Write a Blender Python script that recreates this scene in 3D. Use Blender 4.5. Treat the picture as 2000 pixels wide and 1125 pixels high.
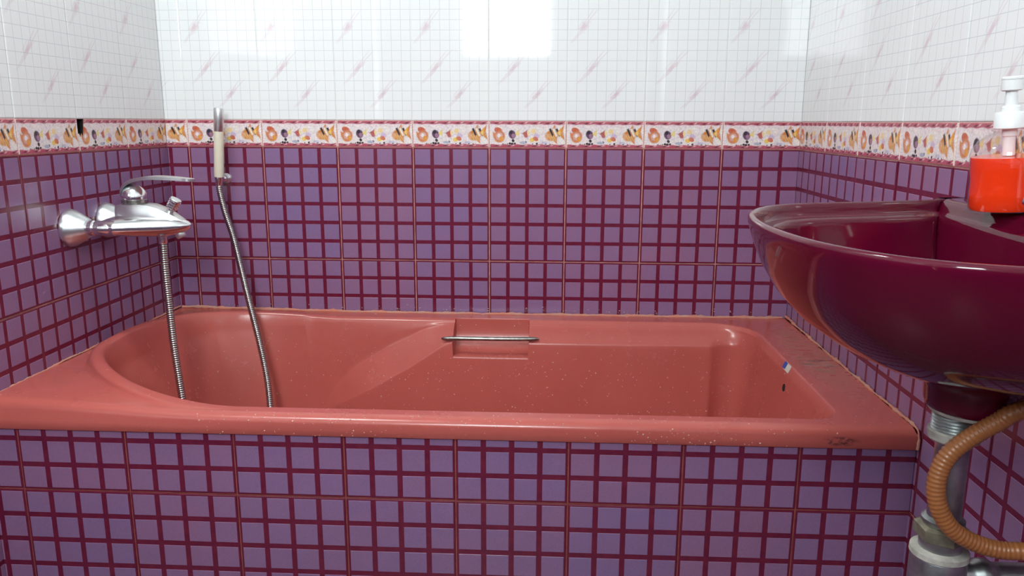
import bpy, bmesh, math, random
import numpy as np
from mathutils import Vector, Matrix
from mathutils.bvhtree import BVHTree

random.seed(7)
rng = np.random.default_rng(11)
for o in list(bpy.data.objects):
    bpy.data.objects.remove(o)
scene = bpy.context.scene
COL = scene.collection

# ------------------------------------------------------------------ camera
PITCH, YAW, ROLL = 0.2079, 0.0491, 0.0041
cam_d = bpy.data.cameras.new('camera')
cam_d.sensor_width = 36.0
cam_d.lens = 36.0 * 1536.685 / 2000.0
cam_d.clip_start = 0.02
cam = bpy.data.objects.new('camera', cam_d)
COL.objects.link(cam)
fw = Vector((-math.sin(YAW) * math.cos(PITCH), math.cos(YAW) * math.cos(PITCH), -math.sin(PITCH)))
rt = Vector((math.cos(YAW), math.sin(YAW), 0))
up = rt.cross(fw)
r2 = rt * math.cos(ROLL) + up * math.sin(ROLL)
u2 = -rt * math.sin(ROLL) + up * math.cos(ROLL)
CAM = Vector((0.163226, -2.07652, 1.065953))
cam.matrix_world = Matrix(((r2.x, u2.x, -fw.x, CAM.x), (r2.y, u2.y, -fw.y, CAM.y), (r2.z, u2.z, -fw.z, CAM.z), (0, 0, 0, 1)))
scene.camera = cam

# ------------------------------------------------------------------ world, daylight, exposure
WIN = (-0.38, 0.165, 1.42, 2.12)          # window opening in the rear wall: x0, x1, z0, z1
REAR = -2.62
world = bpy.data.worlds.new('daylight')
scene.world = world
world.use_nodes = True
bg = world.node_tree.nodes['Background']
bg.inputs['Color'].default_value = (0.86, 0.97, 1.0, 1)
bg.inputs['Strength'].default_value = 28.0
pd = bpy.data.lights.new('window_portal', 'AREA')
pd.shape = 'RECTANGLE'
pd.size = WIN[1] - WIN[0]
pd.size_y = WIN[3] - WIN[2]
pd.cycles.is_portal = True
portal = bpy.data.objects.new('window_portal', pd)
COL.objects.link(portal)
portal.location = ((WIN[0] + WIN[1]) / 2, REAR - 0.01, (WIN[2] + WIN[3]) / 2)
portal.rotation_euler = (math.radians(90), 0, 0)          # area light shines along -Z -> +Y
vs = scene.view_settings
vs.view_transform = 'Standard'
vs.look = 'None'
vs.gamma = 1.0
vs.use_curve_mapping = False
vs.exposure = 0.16
FILL_W = 12.0
FILL = (-0.66, -1.05)

# ------------------------------------------------------------------ helpers
def lin(r, g, b):
    return tuple(((c / 255) / 12.92 if c / 255 <= 0.04045 else ((c / 255 + 0.055) / 1.055) ** 2.4) for c in (r, g, b)) + (1.0,)

def tag(o, label=None, cat=None, group=None, kind=None):
    if label: o['label'] = label
    if cat: o['category'] = cat
    if group: o['group'] = group
    if kind: o['kind'] = kind
    return o

def empty(name, loc, label=None, cat=None, group=None):
    o = bpy.data.objects.new(name, None)
    COL.objects.link(o)
    o.location = loc
    o.empty_display_size = 0.03
    bpy.context.view_layer.update()
    return tag(o, label, cat, group)

def link(name, me, parent=None, mats=(), smooth=None):
    for m in mats:
        me.materials.append(m)
    if smooth is not None:
        me.polygons.foreach_set('use_smooth', [True] * len(me.polygons))
        if smooth < 180:
            me.set_sharp_from_angle(angle=math.radians(smooth))
    o = bpy.data.objects.new(name, me)
    COL.objects.link(o)
    if parent is not None:                      # built in world coordinates: keep them
        o.parent = parent
        o.matrix_parent_inverse = parent.matrix_world.inverted()
    return o

def pym(name, v, f):
    me = bpy.data.meshes.new(name)
    me.from_pydata([tuple(p) for p in v], [], f)
    me.update()
    return me

def bm_mesh(name, bm):
    bmesh.ops.recalc_face_normals(bm, faces=bm.faces[:])
    me = bpy.data.meshes.new(name)
    bm.to_mesh(me)
    bm.free()
    return me

def box(bm, x0, x1, y0, y1, z0, z1, bev=0.0):
    r = bmesh.ops.create_cube(bm, size=1.0)
    for v in r['verts']:
        v.co = Vector(((x0 + x1) / 2 + v.co.x * (x1 - x0), (y0 + y1) / 2 + v.co.y * (y1 - y0), (z0 + z1) / 2 + v.co.z * (z1 - z0)))
    if bev:
        ed = list({e for v in r['verts'] for e in v.link_edges})
        bmesh.ops.bevel(bm, geom=ed, offset=bev, segments=2, affect='EDGES', profile=0.6)

def frame_of(d):
    d = d.normalized()
    a = Vector((0, 0, 1)) if abs(d.z) < 0.9 else Vector((1, 0, 0))
    x = d.cross(a).normalized()
    return x, d.cross(x).normalized()

def lathe(name, prof, base, axis=(0, 0, 1), segs=40, closed=True):
    """prof: list of (radius, height along axis)."""
    base = Vector(base)
    ax = Vector(axis).normalized()
    x, y = frame_of(ax)
    v, f = [], []
    for r, h in prof:
        for k in range(segs):
            a = 2 * math.pi * k / segs
            v.append(base + ax * h + (x * math.cos(a) + y * math.sin(a)) * r)
    for i in range(len(prof) - 1):
        for k in range(segs):
            f.append((i * segs + k, i * segs + (k + 1) % segs, (i + 1) * segs + (k + 1) % segs, (i + 1) * segs + k))
    if closed:
        f.append(tuple(range(segs)))
        f.append(tuple(range((len(prof) - 1) * segs, len(prof) * segs)))
    bm = bmesh.new()
    bm.from_mesh(pym('tmp', v, f))
    return bm_mesh(name, bm)

def catmull(pts, step):
    pts = [Vector(p) for p in pts]
    P = [pts[0] * 2 - pts[1]] + pts + [pts[-1] * 2 - pts[-2]]
    out = []
    for i in range(1, len(P) - 2):
        n = max(8, int((P[i + 1] - P[i]).length / step * 2))
        for k in range(n):
            t = k / n
            a, b, c, d = P[i - 1], P[i], P[i + 1], P[i + 2]
            out.append(0.5 * (2 * b + (c - a) * t + (2 * a - 5 * b + 4 * c - d) * t * t + (3 * b - a - 3 * c + d) * t ** 3))
    out.append(pts[-1])
    res, acc = [out[0]], 0.0
    for a, b in zip(out, out[1:]):
        L = (b - a).length
        pos = 0.0
        while acc + (L - pos) >= step:
            pos += step - acc
            res.append(a.lerp(b, pos / L))
            acc = 0.0
        acc += L - pos
    return res

def tube(name, pts, rad, segs=12, cap=True):
    """pts: list of Vector; rad: function(i, n) -> radius."""
    n = len(pts)
    v, f = [], []
    t = (pts[1] - pts[0]).normalized()
    x, y = frame_of(t)
    for i, p in enumerate(pts):
        t2 = (pts[min(i + 1, n - 1)] - pts[max(i - 1, 0)]).normalized()
        x = (x - t2 * x.dot(t2)).normalized()
        y = t2.cross(x)
        r = rad(i, n)
        for k in range(segs):
            a = 2 * math.pi * k / segs
            v.append(p + (x * math.cos(a) + y * math.sin(a)) * r)
    for i in range(n - 1):
        for k in range(segs):
            f.append((i * segs + k, i * segs + (k + 1) % segs, (i + 1) * segs + (k + 1) % segs, (i + 1) * segs + k))
    if cap:
        f.append(tuple(range(segs))[::-1])
        f.append(tuple(range((n - 1) * segs, n * segs)))
    return pym(name, v, f)

def sstep(a, b, x):
    t = min(1.0, max(0.0, (x - a) / (b - a)))
    return t * t * (3 - 2 * t)

# ------------------------------------------------------------------ materials
class NT:
    def __init__(s, name):
        s.m = bpy.data.materials.new(name)
        s.m.use_nodes = True
        s.t = s.m.node_tree
        s.b = s.t.nodes['Principled BSDF']
    def n(s, typ, **kw):
        nd = s.t.nodes.new(typ)
        for k, v in kw.items():
            if hasattr(nd, k) and k not in nd.inputs.keys():
                setattr(nd, k, v)
            else:
                nd.inputs[k].default_value = v
        return nd
    def l(s, a, b):
        s.t.links.new(a, b)
    def math(s, op, a, b=None, c=None):
        nd = s.t.nodes.new('ShaderNodeMath')
        nd.operation = op
        for i, q in enumerate((a, b, c)):
            if q is None: continue
            if isinstance(q, (int, float)): nd.inputs[i].default_value = q
            else: s.l(q, nd.inputs[i])
        return nd.outputs[0]
    def mix(s, fac, a, b):
        nd = s.t.nodes.new('ShaderNodeMix')
        nd.data_type = 'RGBA'
        for i, q in ((0, fac), (6, a), (7, b)):
            if isinstance(q, (int, float)): nd.inputs[i].default_value = q
            elif isinstance(q, tuple): nd.inputs[i].default_value = q
            else: s.l(q, nd.inputs[i])
        return nd.outputs[2]
    def noise(s, scale, detail=2.0, rough=0.5, vec=None):
        nd = s.n('ShaderNodeTexNoise')
        nd.inputs['Scale'].default_value = scale
        nd.inputs['Detail'].default_value = detail
        nd.inputs['Roughness'].default_value = rough
        if vec is not None: s.l(vec, nd.inputs['Vector'])
        return nd.outputs['Fac']
    def coord(s, which='Object'):
        return s.n('ShaderNodeTexCoord').outputs[which]
    def pos(s):
        return s.n('ShaderNodeNewGeometry').outputs['Position']
    def ramp(s, fac, lo, hi):
        nd = s.n('ShaderNodeMapRange')
        s.l(fac, nd.inputs[0])
        nd.inputs[1].default_value = lo
        nd.inputs[2].default_value = hi
        return nd.outputs[0]
    def bump(s, h, strength=0.2, dist=0.001):
        nd = s.n('ShaderNodeBump')
        nd.inputs['Strength'].default_value = strength
        nd.inputs['Distance'].default_value = dist
        s.l(h, nd.inputs['Height'])
        s.l(nd.outputs[0], s.b.inputs['Normal'])
    def set(s, **kw):
        for k, v in kw.items():
            s.b.inputs[k.replace('_', ' ')].default_value = v
        return s

def simple(name, col, rough=0.4, metal=0.0, var=0.0, scale=60, **kw):
    s = NT(name)
    s.set(Roughness=rough, Metallic=metal, **kw)
    if var:
        fac = s.noise(scale, 3, 0.6, s.coord())
        c2 = tuple(c * (1 - var) for c in col[:3]) + (1,)
        s.l(s.mix(s.ramp(fac, 0.35, 0.65), col, c2), s.b.inputs['Base Color'])
    else:
        s.b.inputs['Base Color'].default_value = col
    return s.m

def purple_glaze():
    s = NT('purple_glaze')
    rnd = s.n('ShaderNodeObjectInfo').outputs['Random']
    pos = s.pos()
    cl = s.noise(9.0, 3, 0.6, pos)
    f = s.math('ADD', s.math('MULTIPLY', rnd, 0.55), s.math('MULTIPLY', s.ramp(cl, 0.3, 0.7), 0.45))
    base = s.mix(f, (0.285, 0.128, 0.230, 1), (0.214, 0.136, 0.292, 1))
    fine = s.noise(420.0, 3, 0.7, pos)
    c = s.mix(s.math('MULTIPLY', s.ramp(fine, 0.35, 0.7), 0.35), base, (0.340, 0.188, 0.305, 1))
    s.l(c, s.b.inputs['Base Color'])
    s.set(Roughness=0.2)
    s.bump(s.noise(60.0, 2, 0.5, pos), 0.10, 0.001)
    return s.m

def crimson_glaze():
    s = NT('crimson_glaze')
    pos = s.pos()
    c = s.mix(s.ramp(s.noise(60, 3, 0.6, pos), 0.35, 0.7), (0.130, 0.010, 0.036, 1), (0.170, 0.015, 0.040, 1))
    s.l(c, s.b.inputs['Base Color'])
    s.set(Roughness=0.22)
    return s.m

def white_tile():
    s = NT('white_tile_glaze')
    oc = s.n('ShaderNodeSeparateXYZ')
    s.l(s.coord(), oc.inputs[0])
    def line(ch):
        q = s.math('FRACT', s.math('ADD', s.math('DIVIDE', ch, 0.025), 0.5))
        d = s.math('ABSOLUTE', s.math('SUBTRACT', q, 0.5))
        return s.math('SUBTRACT', 1.0, s.ramp(d, 0.014, 0.034))
    ln = s.math('MAXIMUM', line(oc.outputs[0]), line(oc.outputs[1]))
    at = s.n('ShaderNodeAttribute')
    at.attribute_name = 'print'
    base = s.mix(s.ramp(s.noise(3.0, 2, 0.5, s.pos()), 0.3, 0.7), (0.80, 0.80, 0.80, 1), (0.83, 0.83, 0.82, 1))
    c = s.mix(at.outputs['Fac'], base, (0.60, 0.40, 0.45, 1))
    c = s.mix(s.math('MULTIPLY', ln, 0.62), c, (0.50, 0.50, 0.53, 1))
    s.l(c, s.b.inputs['Base Color'])
    s.set(Roughness=0.05)
    s.bump(s.noise(25.0, 2, 0.5, s.pos()), 0.04, 0.001)
    return s.m

def border_print():
    s = NT('fish_border_print')
    at = s.n('ShaderNodeAttribute')
    at.attribute_name = 'print'
    s.l(at.outputs['Color'], s.b.inputs['Base Color'])
    s.set(Roughness=0.16)
    return s.m

def grout(name, a, b, white_above=False):
    s = NT(name)
    f = s.noise(26, 4, 0.7, s.pos())
    c = s.mix(s.ramp(f, 0.38, 0.62), a, b)
    if white_above:                                # the joints between the white tiles are filled white
        sp = s.n('ShaderNodeSeparateXYZ')
        s.l(s.pos(), sp.inputs[0])
        c = s.mix(s.ramp(sp.outputs[2], 1.0686, 1.0690), c, (0.80, 0.79, 0.78, 1))
    s.l(c, s.b.inputs['Base Color'])
    s.set(Roughness=0.75)
    return s.m

def tub_enamel():
    s = NT('salmon_tub_acrylic')
    pos = s.coord()
    sp = s.n('ShaderNodeSeparateXYZ')
    s.l(pos, sp.inputs[0])
    X, Y, Z = sp.outputs
    mott = s.ramp(s.noise(5.0, 4, 0.65, pos), 0.3, 0.75)
    c = s.mix(mott, (0.465, 0.096, 0.078, 1), (0.505, 0.112, 0.092, 1))
    def blob(cx, cy, cz, rx, ry, rz):
        q = [s.math('POWER', s.math('DIVIDE', s.math('SUBTRACT', ch, k), r), 2.0) for ch, k, r in ((X, cx, rx), (Y, cy, ry), (Z, cz, rz))]
        d = s.math('ADD', s.math('ADD', q[0], q[1]), q[2])
        return s.math('SUBTRACT', 1.0, s.ramp(d, 0.25, 1.0))
    def streaks(scale, lo, hi):
        mp = s.n('ShaderNodeMapping')
        mp.inputs['Scale'].default_value = scale
        s.l(pos, mp.inputs['Vector'])
        return s.ramp(s.noise(1.0, 4, 0.65, mp.outputs[0]), lo, hi)
    # worn, greyish film over the right deck
    film = s.math('MULTIPLY', blob(0.75, -0.36, 0.556, 0.055, 0.30, 0.03), streaks((18, 45, 20), 0.35, 0.65))
    c = s.mix(s.math('MULTIPLY', film, 0.45), c, (0.34, 0.22, 0.16, 1))
    pale = s.math('MULTIPLY', blob(0.745, -0.42, 0.556, 0.04, 0.05, 0.03), streaks((25, 70, 20), 0.45, 0.6))
    c = s.mix(s.math('MULTIPLY', pale, 0.5), c, (0.42, 0.33, 0.28, 1))
    dk = s.math('MULTIPLY', blob(0.748, -0.405, 0.556, 0.045, 0.075, 0.03), streaks((22, 95, 20), 0.53, 0.62))
    c = s.mix(s.math('MULTIPLY', dk, 0.8), c, (0.10, 0.05, 0.04, 1))
    lip = s.math('MULTIPLY', blob(0.665, -0.785, 0.533, 0.035, 0.03, 0.010), streaks((60, 60, 120), 0.45, 0.58))
    c = s.mix(s.math('MULTIPLY', lip, 0.85), c, (0.10, 0.03, 0.03, 1))
    left = s.math('MULTIPLY', blob(-0.765, -0.63, 0.556, 0.08, 0.09, 0.03), streaks((30, 60, 20), 0.5, 0.7))
    c = s.mix(s.math('MULTIPLY', left, 0.35), c, (0.30, 0.10, 0.075, 1))
    s.l(c, s.b.inputs['Base Color'])
    r = s.math('ADD', 0.19, s.math('MULTIPLY', s.ramp(s.noise(14, 4, 0.7, pos), 0.35, 0.75), 0.12))
    r = s.math('ADD', r, s.math('MULTIPLY', film, 0.25))
    s.l(r, s.b.inputs['Roughness'])
    s.bump(s.noise(30, 3, 0.5, pos), 0.06, 0.001)
    return s.m

M = dict(
    purple=purple_glaze(), crimson=crimson_glaze(), white=white_tile(), border=border_print(), tub=tub_enamel(),
    grout_wall=grout('pink_grout', (0.62, 0.30, 0.25, 1), (0.44, 0.17, 0.14, 1), True),
    grout_apron=grout('brick_red_grout', (0.36, 0.085, 0.065, 1), (0.25, 0.05, 0.045, 1)),
    chrome=simple('chrome', (0.80, 0.81, 0.82, 1), 0.20, 1.0),
    satin=simple('satin_chrome', (0.76, 0.78, 0.78, 1), 0.34, 1.0, 0.10, 40),
    hose=simple('hose_steel', (0.40, 0.39, 0.38, 1), 0.24, 1.0),
    bar=simple('worn_steel', (0.42, 0.40, 0.37, 1), 0.33, 1.0, 0.45, 45),
    cream=simple('cream_plastic', (0.76, 0.69, 0.55, 1), 0.35, 0, 0.05),
    black=simple('black_cavity', (0.006, 0.005, 0.005, 1), 0.8, 0, 0.3),
    sink=simple('burgundy_ceramic', (0.095, 0.0022, 0.017, 1), 0.07, 0, 0.10, 12, Specular_IOR_Level=0.38),
    seal=grout('sealant', (0.55, 0.18, 0.12, 1), (0.50, 0.25, 0.19, 1)),
    drop=simple('water_beads', (0.68, 0.36, 0.31, 1), 0.10),
    lime=simple('lime_scale', (0.52, 0.44, 0.45, 1), 0.7, 0, 0.3, 150),
    liquid=simple('red_orange_soap', (0.95, 0.050, 0.007, 1), 0.10, 0, 0.08, 30),
    pump=simple('white_pump_plastic', (0.80, 0.80, 0.80, 1), 0.3, 0, 0.03),
    pipe=simple('dull_pipe_chrome', (0.50, 0.53, 0.52, 1), 0.38, 1.0, 0.45, 28),
    nut=simple('limed_brass_nut', (0.34, 0.31, 0.22, 1), 0.5, 0.7, 0.45, 50),
    gasket=simple('old_white_gasket', (0.46, 0.43, 0.38, 1), 0.7, 0, 0.35, 60),
    orange=simple('orange_ribbed_plastic', (0.33, 0.115, 0.035, 1), 0.36, 0, 0.12, 20),
    paint=simple('white_ceiling_paint', (0.80, 0.80, 0.79, 1), 0.8, 0, 0.03, 8),
    floor=simple('plum_floor_tile', (0.16, 0.08, 0.10, 1), 0.35, 0, 0.25, 20),
    frame=simple('grey_aluminium', (0.55, 0.56, 0.57, 1), 0.4, 0.8, 0.05),
    blue=simple('sticker_blue', (0.03, 0.07, 0.33, 1), 0.4),
    paper=simple('sticker_cream', (0.62, 0.58, 0.50, 1), 0.5),
)

def clear_plastic():
    s = NT('clear_bottle_plastic')
    tr = s.n('ShaderNodeBsdfTransparent')
    tr.inputs[0].default_value = (0.97, 0.93, 0.93, 1)
    gl = s.n('ShaderNodeBsdfGlossy')
    gl.inputs['Roughness'].default_value = 0.06
    lw_ = s.n('ShaderNodeLayerWeight')
    lw_.inputs[0].default_value = 0.5
    fac = s.math('ADD', 0.05, s.math('MULTIPLY', s.math('POWER', lw_.outputs['Facing'], 4.0), 0.5))
    mx = s.n('ShaderNodeMixShader')
    s.l(fac, mx.inputs[0])
    s.l(tr.outputs[0], mx.inputs[1])
    s.l(gl.outputs[0], mx.inputs[2])
    s.l(mx.outputs[0], s.t.nodes['Material Output'].inputs[0])
    return s.m
M['clear'] = clear_plastic()

def rear_paint():
    s = NT('rear_wall_two_tone')
    sp = s.n('ShaderNodeSeparateXYZ')
    s.l(s.pos(), sp.inputs[0])
    f = s.ramp(sp.outputs[2], 0.999, 1.001)
    s.l(s.mix(f, (0.15, 0.075, 0.17, 1), (0.80, 0.80, 0.79, 1)), s.b.inputs['Base Color'])
    s.set(Roughness=0.3)
    return s.m
M['rear'] = rear_paint()

# ------------------------------------------------------------------ room shell
XL, XR, FLOOR, CEIL = -0.859, 0.796, 0.10, 2.42
ZB0, ZB1 = 1.0, 1.0687                     # fish border band
G = 0.0022                                 # grout lies this far behind the tile faces

def shell(name, boxes, mat, label):
    bm = bmesh.new()
    for b in boxes:
        box(bm, *b)
    o = link(name, bm_mesh(name, bm), None, [mat])
    return tag(o, label, 'wall' if name.startswith('wall') else name.split('_')[0], None, 'structure')

floor = shell('floor', [(XL - 0.1, XR + 0.1, REAR - 0.1, 0.1, 0.0, FLOOR)], M['floor'], 'plum floor running up to the tiled tub front')
ceiling = shell('ceiling', [(XL - 0.1, XR + 0.1, REAR - 0.1, 0.1, CEIL, CEIL + 0.1)], M['paint'], 'white painted ceiling over the bathroom')
wall_back = shell('wall_back', [(XL - 0.1, XR + 0.1, G, 0.1, FLOOR, CEIL)], M['grout_wall'], 'tiled wall behind the bathtub, purple check below and white grid above a fish border')
HOLE = (-0.3925, -0.3650, 1.034, 1.0687)   # chipped-out hole: y0, y1, z0, z1
xa, xb = XL - 0.1, XL - G
wall_left = shell('wall_left', [(xa, xb, REAR, HOLE[0], FLOOR, CEIL), (xa, xb, HOLE[1], G, FLOOR, CEIL),
                                (xa, xb, HOLE[0], HOLE[1], FLOOR, HOLE[2]), (xa, xb, HOLE[0], HOLE[1], HOLE[3], CEIL),
                                (xa, xb - 0.05, HOLE[0], HOLE[1], HOLE[2], HOLE[3])],
                  M['grout_wall'], 'tiled side wall that carries the chrome bath mixer')
wall_right = shell('wall_right', [(XR + G, XR + 0.1, REAR, G, FLOOR, CEIL)], M['grout_wall'], 'tiled side wall that carries the burgundy basin')
w = WIN
wall_rear = shell('wall_rear', [(XL, w[0], REAR - 0.1, REAR, FLOOR, CEIL), (w[1], XR, REAR - 0.1, REAR, FLOOR, CEIL),
                                (w[0], w[1], REAR - 0.1, REAR, FLOOR, w[2]), (w[0], w[1], REAR - 0.1, REAR, w[3], CEIL)],
                  M['rear'], 'rear wall with the small daylight window')
APF = -0.7795                              # tile face of the tub front
APT = 0.5185                               # its top edge, under the tub lip
wall_apron = shell('wall_apron', [(XL, XR, APF + G, APF + 0.030, FLOOR, APT)], M['grout_apron'], 'purple tiled front panel under the bathtub lip')

# window behind the photographer
bm = bmesh.new()
t = 0.03
for b in ((w[0], w[0] + t, w[2], w[3]), (w[1] - t, w[1], w[2], w[3]), (w[0] + t, w[1] - t, w[2], w[2] + t), (w[0] + t, w[1] - t, w[3] - t, w[3])):
    box(bm, b[0], b[1], REAR - 0.07, REAR - 0.03, b[2], b[3], 0.003)
win = tag(link('window_1', bm_mesh('window_frame', bm), None, [M['frame']]), 'small open daylight window with a grey frame', 'window', None, 'structure')

# ------------------------------------------------------------------ tiles
TW, TH, GAP = 0.2, 0.3, 0.0014

def slab(u0, u1, v0, v1, th=0.006, bev=0.0009):
    v = [(u0, v0, -th), (u1, v0, -th), (u1, v1, -th), (u0, v1, -th),
         (u0, v0, -bev), (u1, v0, -bev), (u1, v1, -bev), (u0, v1, -bev),
         (u0 + bev, v0 + bev, 0), (u1 - bev, v0 + bev, 0), (u1 - bev, v1 - bev, 0), (u0 + bev, v1 - bev, 0)]
    f = []
    for a in (0, 4):
        for k in range(4):
            f.append((a + k, a + (k + 1) % 4, a + 4 + (k + 1) % 4, a + 4 + k))
    f.append((8, 9, 10, 11))
    return v, f

CACHE = {}
def purple_mesh(u0, u1, v0, v1):
    key = ('p', round(u0, 4), round(u1, 4), round(v0, 4), round(v1, 4))
    if key in CACHE: return CACHE[key]
    a0, a1, b0, b1 = max(u0, GAP), min(u1, TW - GAP), max(v0, GAP), min(v1, TH - GAP)
    v, f = slab(a0, a1, b0, b1)
    mi = [0] * len(f)
    h, bv, mg = 0.0004, 0.0005, 0.0048
    for i in range(4):
        for j in range(6):
            x0, x1 = max(i * 0.05 + mg, a0 + 0.001), min((i + 1) * 0.05 - mg, a1 - 0.001)
            y0, y1 = max(j * 0.05 + mg, b0 + 0.001), min((j + 1) * 0.05 - mg, b1 - 0.001)
            if x1 - x0 < 0.003 or y1 - y0 < 0.003: continue
            n = len(v)
            v += [(x0, y0, 0), (x1, y0, 0), (x1, y1, 0), (x0, y1, 0),
                  (x0 + bv, y0 + bv, h), (x1 - bv, y0 + bv, h), (x1 - bv, y1 - bv, h), (x0 + bv, y1 - bv, h)]
            for k in range(4):
                f.append((n + k, n + (k + 1) % 4, n + 4 + (k + 1) % 4, n + 4 + k))
            f.append((n + 4, n + 5, n + 6, n + 7))
            mi += [1] * 5
    me = pym('purple_tile', v, f)
    me.materials.append(M['crimson'])
    me.materials.append(M['purple'])
    me.polygons.foreach_set('material_index', mi)
    CACHE[key] = me
    return me

def grid_mesh(name, a0, a1, b0, b1, du, dv, paint, mat, cut=None):
    nu, nv = max(2, int(round((a1 - a0) / du))), max(2, int(round((b1 - b0) / dv)))
    us, vs_ = np.linspace(a0, a1, nu + 1), np.linspace(b0, b1, nv + 1)
    U, V = np.meshgrid(us, vs_, indexing='ij')
    Z = np.zeros_like(U)
    edge = (U < a0 + 1e-6) | (U > a1 - 1e-6) | (V < b0 + 1e-6) | (V > b1 - 1e-6)
    Z[edge] = -0.0007
    co = np.stack([U, V, Z], -1).reshape(-1, 3)
    idx = np.arange((nu + 1) * (nv + 1)).reshape(nu + 1, nv + 1)
    q = np.stack([idx[:-1, :-1], idx[1:, :-1], idx[1:, 1:], idx[:-1, 1:]], -1)
    if cut is not None:
        cu, cv = (U[:-1, :-1] + du / 2), (V[:-1, :-1] + dv / 2)
        q = q[~cut(cu, cv)]
    faces = q.reshape(-1, 4).tolist()
    verts = co.tolist()
    ring = list(idx[:, 0]) + list(idx[-1, 1:]) + list(idx[-2::-1, -1]) + list(idx[0, -2:0:-1])
    n = len(verts)
    for r in ring:
        x, y, z = verts[r]
        verts.append([x, y, -0.006])
    for k in range(len(ring)):
        if cut is not None and cut(np.array(verts[ring[k]][0]), np.array(verts[ring[k]][1])):
            continue
        k2 = (k + 1) % len(ring)
        faces.append((int(ring[k2]), int(ring[k]), n + k, n + k2))
    me = pym(name, verts, faces)
    allv = np.array(verts)
    paint(me, allv[:, 0], allv[:, 1])
    me.materials.append(mat)
    return me

def vnoise(x, y, seed, cell):
    """cheap value noise on arrays"""
    def h(i, j):
        n = (i * 374761393 + j * 668265263 + seed * 2246822519) & 0xFFFFFFFF
        n = ((n ^ (n >> 13)) * 1274126177) & 0xFFFFFFFF
        return ((n ^ (n >> 16)) & 0xFFFF) / 65535.0
    gx, gy = x / cell, y / cell
    i, j = np.floor(gx).astype(np.int64), np.floor(gy).astype(np.int64)
    fx, fy = gx - i, gy - j
    fx, fy = fx * fx * (3 - 2 * fx), fy * fy * (3 - 2 * fy)
    return (h(i, j) * (1 - fx) + h(i + 1, j) * fx) * (1 - fy) + (h(i, j + 1) * (1 - fx) + h(i + 1, j + 1) * fx) * fy

STROKES = [  # centre u, v, length of the brushed body, tail, half width, angle
    (0.040, 0.233, 0.030, 0.075, 0.0085, 52), (0.062, 0.132, 0.044, 0.080, 0.0060, 47), (0.124, 0.066, 0.034, 0.070, 0.0058, 46)]
def paint_white(me, x, y):
    val = np.zeros_like(x)
    for k, (cu, cv, bl, tl, hw, ang) in enumerate(STROKES):
        for du in (-TW, 0, TW):
            for dv in (-TH, 0, TH):
                a = math.radians(ang)
                dx, dy = x - cu - du, y - cv - dv
                s = dx * math.cos(a) + dy * math.sin(a)
                t = -dx * math.sin(a) + dy * math.cos(a)
                rag = 0.55 + 0.9 * vnoise(s, t * 5, 3 + k, 0.006)
                body = np.clip(1.3 - np.abs(s) / (bl * 0.5 * rag) , 0, 1) * np.clip(1.6 - np.abs(t) / (hw * 0.85 * rag) * 1.2, 0, 1)
                br = 0.55 + 0.45 * vnoise(s, t * 6, 9 + k, 0.005)
                tail = np.zeros_like(s)
                for off, s0, s1, th in ((0.0, -tl * 0.75, tl * 0.85, 0.0011), (0.0045, -bl * 0.2, tl * 0.72, 0.0011), (-0.0035, -tl * 0.7, bl * 0.6, 0.0010), (0.010, -tl * 0.3, tl * 0.3, 0.0008)):
                    bend = off + 0.05 * s * (1 if off > 0 else -0.6)
                    tail = np.maximum(tail, np.clip(1.5 - np.abs(t - bend) / th, 0, 1) * np.clip((s - s0) / 0.012, 0, 1) * np.clip((s1 - s) / 0.02, 0, 1) * 0.34)
                val = np.maximum(val, np.maximum(body * br * 0.74, tail))
    val = np.clip(val, 0, 1)
    at = me.color_attributes.new('print', 'FLOAT_COLOR', 'POINT')
    at.data.foreach_set('color', np.stack([val, val, val, np.ones_like(val)], -1).astype(np.float32).ravel())

def white_mesh(u0, u1, v0, v1):
    key = ('w', round(u0, 4), round(u1, 4), round(v0, 4), round(v1, 4))
    if key not in CACHE:
        CACHE[key] = grid_mesh('white_tile', max(u0, 0.0011), min(u1, TW - 0.0011), max(v0, 0.0008), min(v1, TH - 0.0008), 0.0018, 0.0018, paint_white, M['white'])
    return CACHE[key]

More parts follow.
